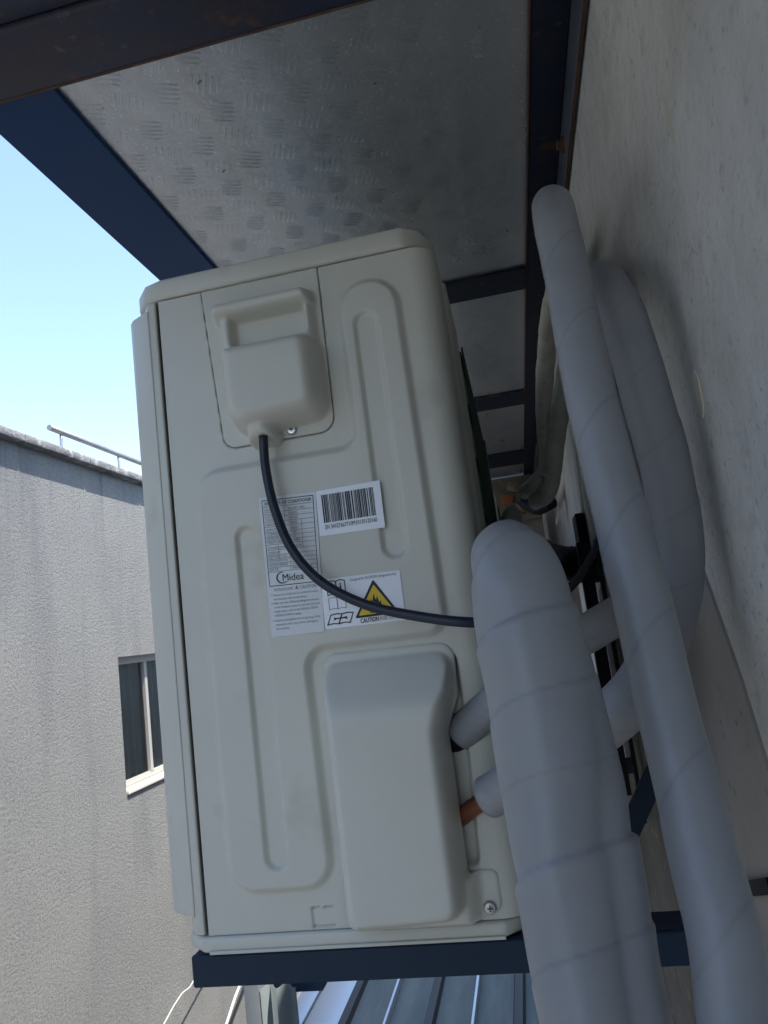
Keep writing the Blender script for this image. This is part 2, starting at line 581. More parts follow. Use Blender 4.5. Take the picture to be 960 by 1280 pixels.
# signed distances on numpy grids -----------------------------------------
def fillet(poly, rad, seg=8):
    out = []
    n = len(poly)
    for i in range(n):
        p = np.array(poly[i], float)
        a = np.array(poly[i - 1], float) - p
        b = np.array(poly[(i + 1) % n], float) - p
        r = rad[i] if isinstance(rad, (list, tuple)) else rad
        la, lb = np.linalg.norm(a), np.linalg.norm(b)
        a /= la
        b /= lb
        ang = math.acos(max(-1, min(1, float(a @ b))))
        if r <= 0 or ang > 3.1:
            out.append(p)
            continue
        d = min(r / math.tan(ang / 2), la * 0.49, lb * 0.49)
        r = d * math.tan(ang / 2)
        bis = (a + b) / np.linalg.norm(a + b)
        c = p + bis * r / math.sin(ang / 2)
        s, e = p + a * d - c, p + b * d - c
        a0, a1 = math.atan2(s[1], s[0]), math.atan2(e[1], e[0])
        dl = (a1 - a0 + math.pi) % (2 * math.pi) - math.pi
        for k in range(seg + 1):
            t = a0 + dl * k / seg
            out.append(c + r * np.array((math.cos(t), math.sin(t))))
    return np.array(out)

def sd_poly(X, Z, poly):
    P = np.asarray(poly, float)
    d = np.full(X.shape, 1e9)
    inside = np.zeros(X.shape, bool)
    for i in range(len(P)):
        a, b = P[i - 1], P[i]
        e = b - a
        L2 = e @ e
        if L2 < 1e-14:
            continue
        t = np.clip(((X - a[0]) * e[0] + (Z - a[1]) * e[1]) / L2, 0, 1)
        d = np.minimum(d, (X - a[0] - t * e[0]) ** 2 + (Z - a[1] - t * e[1]) ** 2)
        if a[1] != b[1]:
            c = (Z > min(a[1], b[1])) & (Z <= max(a[1], b[1]))
            xi = a[0] + (Z - a[1]) / (b[1] - a[1]) * e[0]
            inside ^= c & (X < xi)
    d = np.sqrt(d)
    return np.where(inside, -d, d)

def sstep(x):
    x = np.clip(x, 0, 1)
    return x * x * (3 - 2 * x)

def dome(x):
    x = np.clip(x, 0, 1)
    return np.sqrt(np.maximum(0, 1 - (1 - x) ** 2))

def rrect(x0, x1, z0, z1, r):
    return fillet([(x0, z0), (x1, z0), (x1, z1), (x0, z1)], r)

def blur(H, n):
    for _ in range(n):
        G = np.pad(H, 1, mode='edge')
        H = (G[1:-1, 1:-1] * 4 + (G[:-2, 1:-1] + G[2:, 1:-1] + G[1:-1, :-2] + G[1:-1, 2:]) * 2
             + G[:-2, :-2] + G[:-2, 2:] + G[2:, :-2] + G[2:, 2:]) / 16
    return H

def snap(X, Z, sd, step, lim):
    """pull the outermost kept grid points on to the outline sd = lim, for a clean edge"""
    gz, gx = np.gradient(sd, step)
    m = np.abs(sd - lim) < step * 0.75
    k = np.where(m, sd - lim, 0)
    n2 = np.maximum(gx * gx + gz * gz, 0.25)
    return X - k * gx / n2, Z - k * gz / n2

def grid_mesh(name, PX, PY, PZ, keep=None):
    nz, nx = PX.shape
    co = np.stack([PX, PY, PZ], -1).reshape(-1, 3)
    idx = np.arange(nz * nx).reshape(nz, nx)
    q = np.stack([idx[:-1, :-1], idx[:-1, 1:], idx[1:, 1:], idx[1:, :-1]], -1)
    if keep is not None:
        kc = keep[:-1, :-1] & keep[:-1, 1:] & keep[1:, 1:] & keep[1:, :-1]
        q = q[kc]
    q = q.reshape(-1, 4)
    used, inv = np.unique(q, return_inverse=True)
    q = inv.reshape(-1, 4)
    co = co[used]
    me = bpy.data.meshes.new(name)
    me.vertices.add(len(co))
    me.vertices.foreach_set('co', co.ravel())
    me.loops.add(q.size)
    me.loops.foreach_set('vertex_index', q.ravel().astype(np.int32))
    me.polygons.add(len(q))
    me.polygons.foreach_set('loop_start', np.arange(0, q.size, 4, dtype=np.int32))
    me.polygons.foreach_set('loop_total', np.full(len(q), 4, np.int32))
    me.polygons.foreach_set('use_smooth', np.ones(len(q), bool))
    me.update(calc_edges=True)
    me.validate()
    return me

# ================================================================ LARGE STRUCTURE
# ground, far below the brackets
tag(box('ground', (-60, -60, -6.2), (60, 60, -6.0), M['asphalt']), 'grey asphalt ground of the alley below', None, None, 'structure')

WX = 0.152                      # face of the near wall
# near wall, with the units hung on it
wt = thing('painted_wall', 'grey painted wall along the right with pits, stains and a pale chip', 'wall', (WX, 1.5, -6))
box('wall_body', (WX, -1.15, -6), (WX + 0.3, 22, 2.4), M['wall'], wt)
# flaked paint chip
chip = fillet([(0, 0.018), (0.007, 0.012), (0.008, -0.006), (0.002, -0.022), (-0.006, -0.012), (-0.007, 0.008)], 0.002, 3)
prism('paint_chip', [(0.5504 + a, 0.1433 + b) for a, b in chip], WX - 0.0008, WX + 0.002,
      material('bare_plaster', (0.78, 0.70, 0.60), 0.9, var=(0.70, 0.62, 0.52), scale=90), wt, axis='x')

raw = [(0.70, 0.12), (0.66, 0.06), (0.625, 0.00), (0.585, -0.07), (0.562, -0.13), (0.556, -0.20), (0.541, -0.27), (0.53, -0.36), (0.515, -0.50), (0.51, -2.0), (1.458, -2.0), (1.458, 0.02), (1.0, 0.09)]
prism('bare_concrete_patch', raw, WX - 0.0025, WX + 0.01, M['concrete'], wt, axis='x')

prism('dark_concrete', [(0.80, 0.02), (1.4575, 0.0), (1.4575, -2.0), (0.80, -2.0)], WX - 0.0045, WX - 0.002, M['stained'], wt, axis='x')  # much darker concrete tone low on the wall beyond the riser
# unseen block behind the viewpoint, added to keep sky light off the pipes
rw = thing('light_blocker', 'grey painted pier added unseen behind the viewpoint to hold back sky light', 'blocker', (0.0, -0.7, -6))
box('blocker_body', (-0.26, -0.95, -6), (WX - 0.003, -0.60, 0.606), M['wall'], rw)

# far building on the left, its long wall parallel to ours
FX = -4.0
bt = thing('stucco_building', 'grey roughcast building across the alley with a window and stained roof edge', 'building', (FX - 4, 6, -6))
ZR = 1.95
Y0, Y1 = -6.0, 18.0
wy0, wy1, wz0, wz1 = 6.70, 8.35, -1.235, 0.06
# wall built round the window opening
bm = bmesh.new()
d = 0.42
def wallq(y0, y1, z0, z1):
    vs = [bm.verts.new((FX, y0, z0)), bm.verts.new((FX, y1, z0)), bm.verts.new((FX, y1, z1)), bm.verts.new((FX, y0, z1))]
    bm.faces.new(vs)
wallq(Y0, wy0, -6, ZR)
wallq(wy1, Y1, -6, ZR)
wallq(wy0, wy1, -6, wz0)
wallq(wy0, wy1, wz1, ZR)
for a, b in (((wy0, wz0), (wy1, wz0)), ((wy1, wz0), (wy1, wz1)), ((wy1, wz1), (wy0, wz1)), ((wy0, wz1), (wy0, wz0))):
    vs = [bm.verts.new((FX, a[0], a[1])), bm.verts.new((FX, b[0], b[1])), bm.verts.new((FX - d, b[0], b[1])), bm.verts.new((FX - d, a[0], a[1]))]
    bm.faces.new(vs)
bmesh.ops.remove_doubles(bm, verts=bm.verts, dist=1e-4)
bw = link('wall', bm_mesh(bm, 'wall'), M['stucco'], bt)
box('back_mass', (FX - 8, Y0, -6), (FX - d - 0.3, Y1, ZR), M['stucco'], bt)
box('roof_slab', (FX - 7.9, Y0, ZR - 0.02), (FX - 0.01, Y1, ZR + 0.02), M['concrete'], bt)
# coping stones along the roof edge
y = Y0
while y < Y1:
    L_ = rnd.uniform(0.75, 1.1)
    dx, dz = rnd.uniform(-0.008, 0.008), rnd.uniform(-0.006, 0.006)
    box('coping_stone', (FX - 0.25, y + 0.0012, ZR + 0.0 + dz), (FX + 0.10 + dx, y + L_ - 0.0012, ZR + 0.076 + dz), M['stone_coping'], bt, 0.014, 2)
    y += L_
# window: frame > (pane, sill); curtain
wf = bmesh.new()
fx0, fx1 = FX - 0.15, FX - 0.10
fr = 0.05
add_box(wf, (fx0, wy0 + 0.001, wz0 + 0.02), (fx1, wy0 + fr * 0.5, wz1 - 0.001))
add_box(wf, (fx0, wy1 - fr, wz0 + 0.02), (fx1, wy1 - 0.001, wz1 - 0.001))
add_box(wf, (fx0 + 0.002, wy0 + fr * 0.5, wz1 - 0.075), (fx1 - 0.002, wy1 - fr, wz1 - 0.001))
add_box(wf, (fx0 + 0.002, wy0 + fr * 0.5, wz0 + 0.02), (fx1 - 0.002, wy1 - fr, wz0 + 0.075))
ym = 7.40
add_box(wf, (fx0 + 0.004, ym - 0.035, wz0 + 0.075), (fx1 + 0.004, ym + 0.018, wz1 - 0.075))
add_box(wf, (fx0 - 0.02, ym + 0.03, wz0 + 0.075), (fx1 - 0.03, ym + 0.065, wz1 - 0.075))
win = link('window', bm_mesh(wf, 'window_frame'), M['frame'], bt)
def pane(x, y0, y1):
    link('pane', mesh('pane', [(x, y0, wz0 + 0.075), (x, y1, wz0 + 0.075), (x, y1, wz1 - 0.075), (x, y0, wz1 - 0.075)], [(0, 1, 2, 3)]), M['glass'], win)
pane(fx0 + 0.02, wy0 + fr * 0.5, ym - 0.035)
pane(fx0 - 0.005, ym + 0.065, wy1 - fr)
box('sill', (FX - 0.095, wy0 + 0.003, wz0 - 0.025), (FX + 0.022, wy1 - 0.003, wz0 + 0.018), M['sill'], win, 0.006)
V, F = [], []
nc = 90
for i in range(nc):
    yy = wy0 - 0.1 + (wy1 - wy0 + 0.2) * i / (nc - 1)
    xx = FX - 0.20 + 0.022 * math.sin(yy * 42) + 0.010 * math.sin(yy * 97 + 1)
    V += [(xx, yy, wz0 - 0.1), (xx, yy, wz1 + 0.1)]
for i in range(nc - 1):
    F.append((2 * i, 2 * i + 2, 2 * i + 3, 2 * i + 1))
link('curtain', mesh('curtain', V, F, True), M['curtain'], bt)

# roof railing of the far building
rt = thing('roof_railing', 'grey pipe railing standing on the roof edge of the stucco building', 'railing', (FX, 7, ZR))
tube('rail', [(FX, 5.80, 2.215), (FX, 7.5, 2.215), (FX, 11, 2.215), (FX, 15, 2.215)], 0.028, M['rail'], rt, n=12, seg=14)
for yy in (5.97, 6.97, 7.97, 8.97, 9.97, 10.97, 11.97, 12.97, 13.97):
    tube('rail_post', [(FX, yy, ZR + 0.05), (FX, yy, 2.12), (FX, yy, 2.2)], 0.014, M['rail'], rt, n=4, seg=10)

# two white wires hanging off the far wall
WXF = -3.86
tube_o = tube('wall_wire', [(WXF, 3.0, -4.6), (-3.8600, 6.8444, -3.3662), (-3.8600, 7.4854, -3.2867), (WXF, 10.2, -2.6)], 0.006, M['wire'], n=40, seg=8)
tag(tube_o, 'thin white wire slung across the roughcast wall, left of the thicker one', 'wire', 'wires on the far wall')
tube_o = tube('wall_wire', [(WXF, 6.4, -4.9), (-3.8600, 8.1595, -4.0359), (-3.8600, 8.6536, -3.8239), (WXF, 10.5, -3.2)], 0.016, M['wire'], n=40, seg=8)
tag(tube_o, 'thicker white wire on the roughcast wall beside the grey post', 'wire', 'wires on the far wall')

# sheet metal roof below the unit
rf = thing('metal_roof', 'ribbed grey metal roof below the air conditioner, its left flashing bright and first panel coloured with sky sheen', 'roof', (-0.5, 3, -1.9))
RZ = -1.9
M['flash_sheen'] = material('flashing_and_sky_sheen', (0.50, 0.54, 0.58), 0.38, metal=0.6)  # flashing metal, also used to colour sky reflection into a panel
box('eave_flashing', (-1.515, 1.2, RZ - 0.02), (-1.40, 6.3, RZ + 0.004), M['flash_sheen'], rf, 0.003)
xs = [-1.395 + 0.2175 * k for k in range(8)]
for k, x in enumerate(xs[:-1]):
    x1 = min(xs[k + 1], WX - 0.004)
    if x1 - x < 0.03:
        continue
    box('roof_panel', (x + 0.001, 1.2, RZ - 0.03), (x1 - 0.001, 6.3, RZ - 0.008), M['flash_sheen'] if k == 0 else M['roof'], rf, 0.002)  # first panel made brighter to stand for reflected sky
    if k % 2:
        prism('roof_rib', [(x - 0.030, RZ - 0.007), (x - 0.020, RZ + 0.020), (x + 0.020, RZ + 0.020), (x + 0.030, RZ - 0.007)], 1.2, 6.3, M['roof_shade'], rf, axis='y')
    elif k:
        prism('roof_rib', [(x - 0.010, RZ - 0.007), (x - 0.006, RZ + 0.022), (x + 0.006, RZ + 0.022), (x + 0.010, RZ - 0.007)], 1.2, 6.3, M['flash_sheen'], rf, axis='y')
box('roof_fascia', (-1.50, 6.31, RZ - 0.4), (WX - 0.01, 6.35, RZ), M['post'], rf)

# grey post and corrugated cement sheet beyond the roof edge
pt = box('grey_post', (-1.60, 3.6, -6), (-1.522, 3.68, -1.2), M['post'], None, 0.004)
tag(pt, 'slim grey square post left of the corrugated cement sheet', 'post')
V, F = [], []
nw = 60
for i in range(nw):
    xx = -1.517 + 0.180 * i / (nw - 1)
    o = 0.020 * math.sin((xx + 1.5) * 2 * math.pi / 0.088)
    for (dy, zz) in ((0, -3.4), (0, -1.628 + 0.3 * o), (0.007, -1.628 + 0.3 * o), (0.007, -3.4)):
        V.append((xx, 3.62 + o + dy, zz))
for i in range(nw - 1):
    for j in range(4):
        j2 = (j + 1) % 4
        F.append((4 * i + j, 4 * i + j2, 4 * (i + 1) + j2, 4 * (i + 1) + j))
cs = link('corrugated_sheet', mesh('corrugated_sheet', V, F, True), M['fibre'])
tag(cs, 'dark grey corrugated cement sheet with scalloped top edge between post and metal roof', 'panel')
nb = box('navy_crossbeam', (-1.517, 3.75, -1.72), (-1.25, 3.83, -1.5), M['black_steel'])
tag(nb, 'dark navy beam end showing behind the scalloped edge of the cement sheet', 'beam')

# ================================================================ OVERHEAD PLATFORM
H = 0.61
pf = thing('steel_platform', 'overhead checker plate shelf on navy angle irons fixed to the wall', 'platform', (-0.15, 1.9, H))
YE = 3.295
# checker plate sheets between cross bars
bars = [(0.545, 0.617), (1.263, 1.350), (2.005, 2.142), (2.779, 3.03)]
px0, px1 = -0.497, 0.147
plates = []
cuts = [-0.845, 0.30, 1.30, 2.07, 3.294]  # first sheet runs on behind the viewpoint, extended to cut overhead sky light
for a, b in zip(cuts[:-1], cuts[1:]):
    box('checker_plate', (px0, a + 0.001, H + 0.0065), (px1, b - 0.001, H + 0.0115), M['plate'], pf)
# tread marks pressed through the underside: groups of five short bars, turned in alternation
LV, LF = [], []
pitch = 0.046
for iy in range(int((3.1 - 0.62) / pitch)):
    for ix in range(int((0.10 + 0.40) / pitch) + 1):
        gx, gy = -0.392 + ix * pitch, 0.63 + iy * pitch
        ang = math.radians(24) if (ix + iy) % 2 else math.radians(-62)
        ca, sa = math.cos(ang), math.sin(ang)
        for k in range(5):
            off = (k - 2) * 0.0072
            hl, hw = 0.0160 * (1 - 0.08 * abs(k - 2)), 0.0016
            cx, cy = gx - sa * off, gy + ca * off
            n0 = len(LV)
            for (u, w, hgt) in ((-hl, -hw, 0), (hl, -hw, 0), (hl, hw, 0), (-hl, hw, 0), (-hl * 0.7, 0, 0.00095), (hl * 0.7, 0, 0.00095)):
                LV.append((cx + ca * u - sa * w, cy + sa * u + ca * w, H + 0.0066 - hgt))
            LF += [(n0, n0 + 1, n0 + 5, n0 + 4), (n0 + 2, n0 + 3, n0 + 4, n0 + 5), (n0 + 1, n0 + 2, n0 + 5), (n0 + 3, n0, n0 + 4)]
tl = link('tread_mark', mesh('tread_mark', LV, LF, True), M['plate'], pf)
tl['kind'] = 'stuff'

# outer angle iron along the left, flange down on the open side
bm = bmesh.new()
add_box(bm, (-0.499, -0.845, H), (-0.403, YE, H + 0.006))
add_box(bm, (-0.502, -0.845, H + 0.001), (-0.496, YE, H + 0.085))
bevel_all(bm, 0.0015, 1)
link('outer_angle_iron', bm_mesh(bm, 'outer_angle_iron'), M['navy'], pf)
# wall angle iron
bm = bmesh.new()
add_box(bm, (0.103, -0.845, H), (0.1445, YE, H + 0.006))
bevel_all(bm, 0.0012, 1)
wa = link('wall_angle_iron', bm_mesh(bm, 'wall_angle_iron'), M['navy_dirty'], pf)
bm = bmesh.new()
add_box(bm, (0.145, -0.845, 0.566), (0.1495, YE, H + 0.006))
bevel_all(bm, 0.001, 1)
link('wall_flange', bm_mesh(bm, 'wall_flange'), material('grey_navy_paint', (0.075, 0.095, 0.13), 0.45, var=(0.10, 0.12, 0.15), scale=12,
                                                        spots=[((0.16, 0.08, 0.04), 30, 0.62, 0.74)]), pf)
box('rusty_edge', (0.1452, -0.845, 0.5630), (0.1492, YE, 0.5658), M['rust'], pf)
box('rusty_edge', (0.1012, 0.30, H - 0.0012), (0.1029, YE, H + 0.004), M['rust'], pf)
# front bar: heavy rusty square section nearest the viewer
box('front_bar', (-0.95, 0.540, H - 0.006), (WX - 0.008, 0.617, H + 0.0055), M['navy_rusty'], pf, 0.005, 3)
box('front_bar_web', (-0.95, 0.420, H + 0.0006), (WX - 0.008, 0.5395, H + 0.0052), M['navy_rusty'], pf, 0.003, 2)
box('rusty_edge', (-0.95, 0.6145, H - 0.0066), (0.10, 0.6178, H - 0.0028), M['rust'], pf, 0.0012, 1)
for a, b in bars[1:]:
    box('cross_bar', (-0.4025, a, H + 0.0002), (0.1005, b, H + 0.0062), M['navy_dirty'], pf, 0.001, 1)
# bolts on the wall flange
for yy in (0.897, 1.75, 2.6):
    zz = 0.592
    bo = lathe('bolt', [(0.0, 0.0), (0.0105, 0.0), (0.0105, 0.002), (0.0, 0.0022)], (0.145, yy, zz), (-1, 0, 0), M['rust'], pf, 18)
    lathe('bolt_head', [(0.0, 0.0), (0.0065, 0.0), (0.0065, 0.0055), (0.005, 0.0068), (0, 0.0069)], (0.1428, yy, zz), (-1, 0, 0), M['rust'], bo, 6, False)

# ================================================================ AIR CONDITIONER
D = 0.68
LEN = 0.89
ac = thing('air_conditioner', 'ivory outdoor air conditioner unit seen from its side with labels, handle box and valve cover', 'air conditioner', (-0.19, D + LEN / 2, -0.2745))

S_poly = fillet([(-0.1355, 0.3490), (-0.0745, 0.3490), (-0.0700, -0.0095), (-0.2077, -0.0095), (-0.2050, -0.2240), (-0.3042, -0.2240),
                 (-0.3052, 0.1800), (-0.1335, 0.1800)], [0.030, 0.030, 0.020, 0.020, 0.026, 0.026, 0.026, 0.018])
def capsule(X, Z, x0, z0, x1, z1, r):
    e = np.array((x1 - x0, z1 - z0))
    t = np.clip(((X - x0) * e[0] + (Z - z0) * e[1]) / (e @ e), 0, 1)
    return np.hypot(X - x0 - t * e[0], Z - z0 - t * e[1]) - r

svc_out = fillet([(-0.2830, 0.3785), (-0.1523, 0.3785), (-0.1533, 0.2000), (-0.2722, 0.2000)], [0, 0, 0.017, 0.015])
step = 0.00125
xs_ = np.arange(-0.3318, -0.058, step)
arc_n = 18
ra = 0.025
zs_ = np.arange(-0.2605, 0.3770, step)
X, Z = np.meshgrid(xs_, zs_)
hS = 0.0065 * sstep((0.0040 - sd_poly(X, Z, S_poly)) / 0.0085)
r1 = capsule(X, Z, -0.1092, 0.3035, -0.1086, 0.0775, 0.0112)
r2 = capsule(X, Z, -0.2555, 0.1065, -0.2558, -0.1945, 0.0102)
hr = 0.0042 * sstep((0.0028 - np.minimum(r1, r2)) / 0.0052)
Hh = hS - hr
# recess beside the valve cover where the pipes go in
rec = sd_poly(X, Z, fillet([(-0.11, -0.215), (-0.071, -0.215), (-0.066, -0.09), (-0.066, -0.03), (-0.11, -0.03)], 0.006))
Hh = Hh - 0.008 * sstep((0.002 - rec) / 0.004)
# knock-out outline
for a in ([(-0.2285, -0.2420), (-0.2285, -0.2582)], [(-0.2285, -0.2582), (-0.2092, -0.2582)], [(-0.2285, -0.2420), (-0.2225, -0.2420)], [(-0.2165, -0.2420), (-0.2092, -0.2420)]):
    Hh = Hh - 0.004 * sstep((0.0011 - capsule(X, Z, *a[0], *a[1], 0.0001)) / 0.0012)
kz = sd_poly(X, Z, svc_out)
Hh = Hh - 0.0026 * sstep(-kz / 0.0012)
keep = np.ones_like(kz, bool)
Xp, Zp = snap(X, Z, kz, step, 0.0)
# wrap round the right corner on to the back
PXs = [Xp]
PYs = [D - Hh]
extra = []
for k in range(1, arc_n + 1):
    a = (math.pi / 2) * k / arc_n
    extra.append((-0.058 + ra * math.sin(a), D + ra - ra * math.cos(a)))
for yy in np.linspace(D + ra + 0.004, D + 0.085, 8):
    extra.append((-0.033, yy))
for k in range(7):          # the back panel swells a little past the corner
    t = k / 6
    extra.append((-0.033 + 0.004 * (3 * t * t - 2 * t ** 3), D + 0.085 + 0.012 * t))
for yy in np.linspace(D + 0.11, D + 0.245, 6):
    extra.append((-0.029, yy))
ex = np.array(extra)
nz = len(zs_)
PX = np.hstack([PXs[0], np.tile(ex[:, 0], (nz, 1))])
PY = np.hstack([PYs[0], np.tile(ex[:, 1], (nz, 1))])
PZ = np.hstack([Zp, np.tile(zs_[:, None], (1, len(ex)))])
kp = np.hstack([keep, np.ones((nz, len(ex)), bool)])
link('side_panel', grid_mesh('side_panel', PX, PY, PZ, kp), M['unit'], ac)
# inner shell so that no light leaks through the gaps
box('inner_shell', (-0.350, D + 0.012, -0.258), (-0.0385, D + LEN - 0.02, 0.372), M['dark_void'], ac)

# service cover: one moulded plate with a grip recess above a box and a cable outlet
xs2 = np.arange(-0.2832, -0.1505, 0.0011)
zs2 = np.arange(0.1930, 0.3770, 0.0011)
X2, Z2 = np.meshgrid(xs2, zs2)
svc_in = fillet([(-0.2817, 0.3760), (-0.1536, 0.3760), (-0.1546, 0.2013), (-0.2709, 0.2013)], [0, 0, 0.0155, 0.0135])
k2 = sd_poly(X2, Z2, svc_in)
h = np.zeros_like(X2)
lip = sd_poly(X2, Z2, fillet([(-0.2690, 0.3520), (-0.1600, 0.3520), (-0.1605, 0.3325), (-0.2680, 0.3325)], [0.009, 0.009, 0.004, 0.008]))
body = sd_poly(X2, Z2, fillet([(-0.2630, 0.3440), (-0.1615, 0.3440), (-0.1580, 0.2150), (-0.2570, 0.2060)], [0.010, 0.010, 0.022, 0.024]))
boxs = sd_poly(X2, Z2, fillet([(-0.2590, 0.3020), (-0.1590, 0.3020), (-0.1565, 0.2150), (-0.2580, 0.2060)], [0.008, 0.018, 0.020, 0.026]))
pocket = sd_poly(X2, Z2, rrect(-0.2480, -0.1700, 0.3040, 0.3400, 0.003))
h = np.maximum(h, 0.015 * dome(-body / 0.009))
h = np.where(pocket < 0.002, h - 0.014 * sstep((0.002 - pocket) / 0.004), h)
h = np.maximum(h, 0.024 * dome(-lip / 0.0085))
h = np.maximum(h, 0.040 * dome(-boxs / 0.016) - 0.006 * sstep((Z2 - 0.285) / 0.018))
gland = sd_poly(X2, Z2, fillet([(-0.2400, 0.2250), (-0.2090, 0.2250), (-0.2080, 0.1950), (-0.2430, 0.1950)], 0.006))
h = np.maximum(h, 0.030 * dome(-gland / 0.0145))
h = np.maximum(blur(h, 3), -0.0012)
h = np.where(np.minimum(k2, gland) > -0.0009, np.where(k2 > 0.0002, -0.0015, np.minimum(h, 0.0)), h)
X2s, Z2s = snap(X2, Z2, np.minimum(k2, gland), 0.0011, 0.0)
sc = link('service_cover', grid_mesh('service_cover', X2s, D - 0.0006 - h, Z2s, (k2 < 0.0008) | (gland < 0.0008)), M['plastic'], ac)

def screw(p, r, parent):
    o = lathe('screw', [(0, 0), (r, 0), (r * 0.98, r * 0.22), (r * 0.8, r * 0.45), (0.0, r * 0.55)], p, (0, -1, 0), M['steel'], parent, 24)
    bm = bmesh.new()
    y0 = p[1] - r * 0.56
    add_box(bm, (p[0] - r * 0.42, y0, p[2] - r * 0.10), (p[0] + r * 0.42, y0 + r * 0.3, p[2] + r * 0.10))
    add_box(bm, (p[0] - r * 0.10, y0 - 0.00005, p[2] - r * 0.42), (p[0] + r * 0.10, y0 + r * 0.3, p[2] + r * 0.42))
    return o, bm
def full_screw(p, r, owner, washer=0.0):
    o, bm = screw(p, r, owner)
    me2 = bm_mesh(bm, 'recess')
    # cross recess joined to the screw as a second material
    me = o.data
    b2 = bmesh.new()
    b2.from_mesh(me)
    n0 = len(b2.faces)
    b2.from_mesh(me2)
    b2.faces.ensure_lookup_table()
    for fc in b2.faces[n0:]:
        fc.material_index = 1
    b2.to_mesh(me)
    b2.free()
    me.materials.append(M['screw_dark'])
    return o
full_screw((-0.1985, D - 0.0015, 0.2085), 0.0052, sc)

# valve cover: plate, slanted shoulder and a deep rounded box
xs3 = np.arange(-0.1965, -0.0480, 0.0012)
zs3 = np.arange(-0.2600, -0.0130, 0.0012)
X3, Z3 = np.meshgrid(xs3, zs3)
vp = sd_poly(X3, Z3, fillet([(-0.1935, -0.0165), (-0.0668, -0.0185), (-0.0690, -0.0660), (-0.0815, -0.0960), (-0.0815, -0.2190), (-0.0560, -0.2190), (-0.0560, -0.2530),
                             (-0.0800, -0.2590), (-0.1935, -0.2590)], [0.014, 0.014, 0.02, 0.02, 0.004, 0.006, 0.010, 0.01, 0.008]))
vb = sd_poly(X3, Z3, fillet([(-0.1915, -0.0260), (-0.0705, -0.0270), (-0.0725, -0.0600), (-0.0830, -0.0930), (-0.0835, -0.2520), (-0.1915, -0.2560)], [0.014, 0.016, 0.03, 0.03, 0.020, 0.018]))
h3 = 0.0035 * sstep((0.001 - vp) / 0.002)
prof = 0.045 * dome(-vb / 0.013)
slope = 0.006 + (-0.0260 - Z3) * 0.95
kk = 0.004
body3 = -kk * np.log(np.exp(-np.clip(prof, 0, 1) / kk) + np.exp(-np.clip(slope, 0, 1) / kk) + 1e-30)
body3 = np.where(vb < 0, np.maximum(body3, 0), 0)
h3 = np.maximum(h3, body3)
# small boss of the foot flange
fl = np.hypot(X3 + 0.0662, Z3 + 0.2491) - 0.006
h3 = np.maximum(h3, 0.0045 * sstep((0.0075 - fl - 0.0) / 0.004) * (vp < 0))
ramp = np.clip(0.020 * sstep((-0.0660 - X3) / 0.020), 0, 1) * (vp < 0) * (Z3 < -0.219)
h3 = np.maximum(h3, blur(ramp, 3))
h3 = blur(h3, 3)
X3s, Z3s = snap(X3, Z3, vp, 0.0012, 0.0)
vc = link('valve_cover', grid_mesh('valve_cover', X3s, D + 0.0012 - h3, Z3s, vp < 0.0009), M['plastic'], ac)
full_screw((-0.0662, D - 0.0040, -0.2491), 0.0058, vc)
box('latch_tab', (-0.1834, D - 0.004, -0.2645), (-0.1652, D + 0.003, -0.2580), M['unit'], ac, 0.001)

# top cover with cut corners and an overlapping skirt
lid_poly = [(-0.3270, D - 0.0025), (-0.0625, D - 0.0025), (-0.0440, D + 0.012), (-0.0335, D + 0.040), (-0.0335, D + LEN), (-0.3740, D + LEN), (-0.3760, D + 0.050),
            (-0.3660, D + 0.024), (-0.3480, D + 0.004)]
prism('top_cover', lid_poly, 0.3772, 0.4005, M['unit'], ac, 0.0045, seg=3)
# base pan
base_poly = [(-0.3360, D - 0.0040), (-0.0560, D - 0.0040), (-0.0385, D + 0.012), (-0.0320, D + 0.035), (-0.0320, D + LEN), (-0.3640, D + LEN), (-0.3660, D + 0.040),
             (-0.3560, D + 0.012)]
prism('base_pan', base_poly, -0.2745, -0.2612, M['unit'], ac, 0.003, seg=3)
box('base_lip', (-0.330, D - 0.0058, -0.2752), (-0.056, D - 0.0042, -0.2722), M['unit'], ac, 0.0006, 1)
# front panel wrapping the left corner, with a raised bezel on the front face
fp = [(-0.3352, D + 0.0270), (-0.3352, D + 0.0005), (-0.3372, D - 0.0005), (-0.3455, D + 0.0015), (-0.3540, D + 0.012), (-0.3600, D + 0.0270), (-0.3600, D + LEN), (-0.3400, D + LEN), (-0.3400, D + 0.0270)]
prism('front_panel', fp, -0.2600, 0.3762, M['unit'], ac, 0.0012, seg=2)
bz = [(-0.3445, D - 0.0002), (-0.3470, D + 0.0008), (-0.3700, D + 0.0140), (-0.3765, D + 0.0210), (-0.3795, D + 0.034), (-0.3805, D + 0.060), (-0.3805, D + LEN - 0.03), (-0.3590, D + LEN - 0.03)]
prism('front_bezel', [(-0.3440, D + 0.030)] + bz, -0.2440, 0.3690, M['unit'], ac, 0.0025, seg=3)
# fan guard on the front face
fg = bmesh.new()
cy, cz = D + 0.56, 0.05
V, F = [], []
def ring(R, rr, seg=48, sub=6):
    n0 = len(V)
    for i in range(seg):
        a = 2 * math.pi * i / seg
        for j in range(sub):
            b = 2 * math.pi * j / sub
            q = R + rr * math.cos(b)
            V.append((-0.386 + rr * math.sin(b), cy + q * math.cos(a), cz + q * math.sin(a)))
    for i in range(seg):
        for j in range(sub):
            F.append((n0 + i * sub + j, n0 + i * sub + (j + 1) % sub, n0 + ((i + 1) % seg) * sub + (j + 1) % sub, n0 + ((i + 1) % seg) * sub + j))
for R in np.linspace(0.05, 0.25, 11):
    ring(R, 0.0022)
link('fan_guard', mesh('fan_guard', V, F, True), M['unit'], ac)
fg.free()
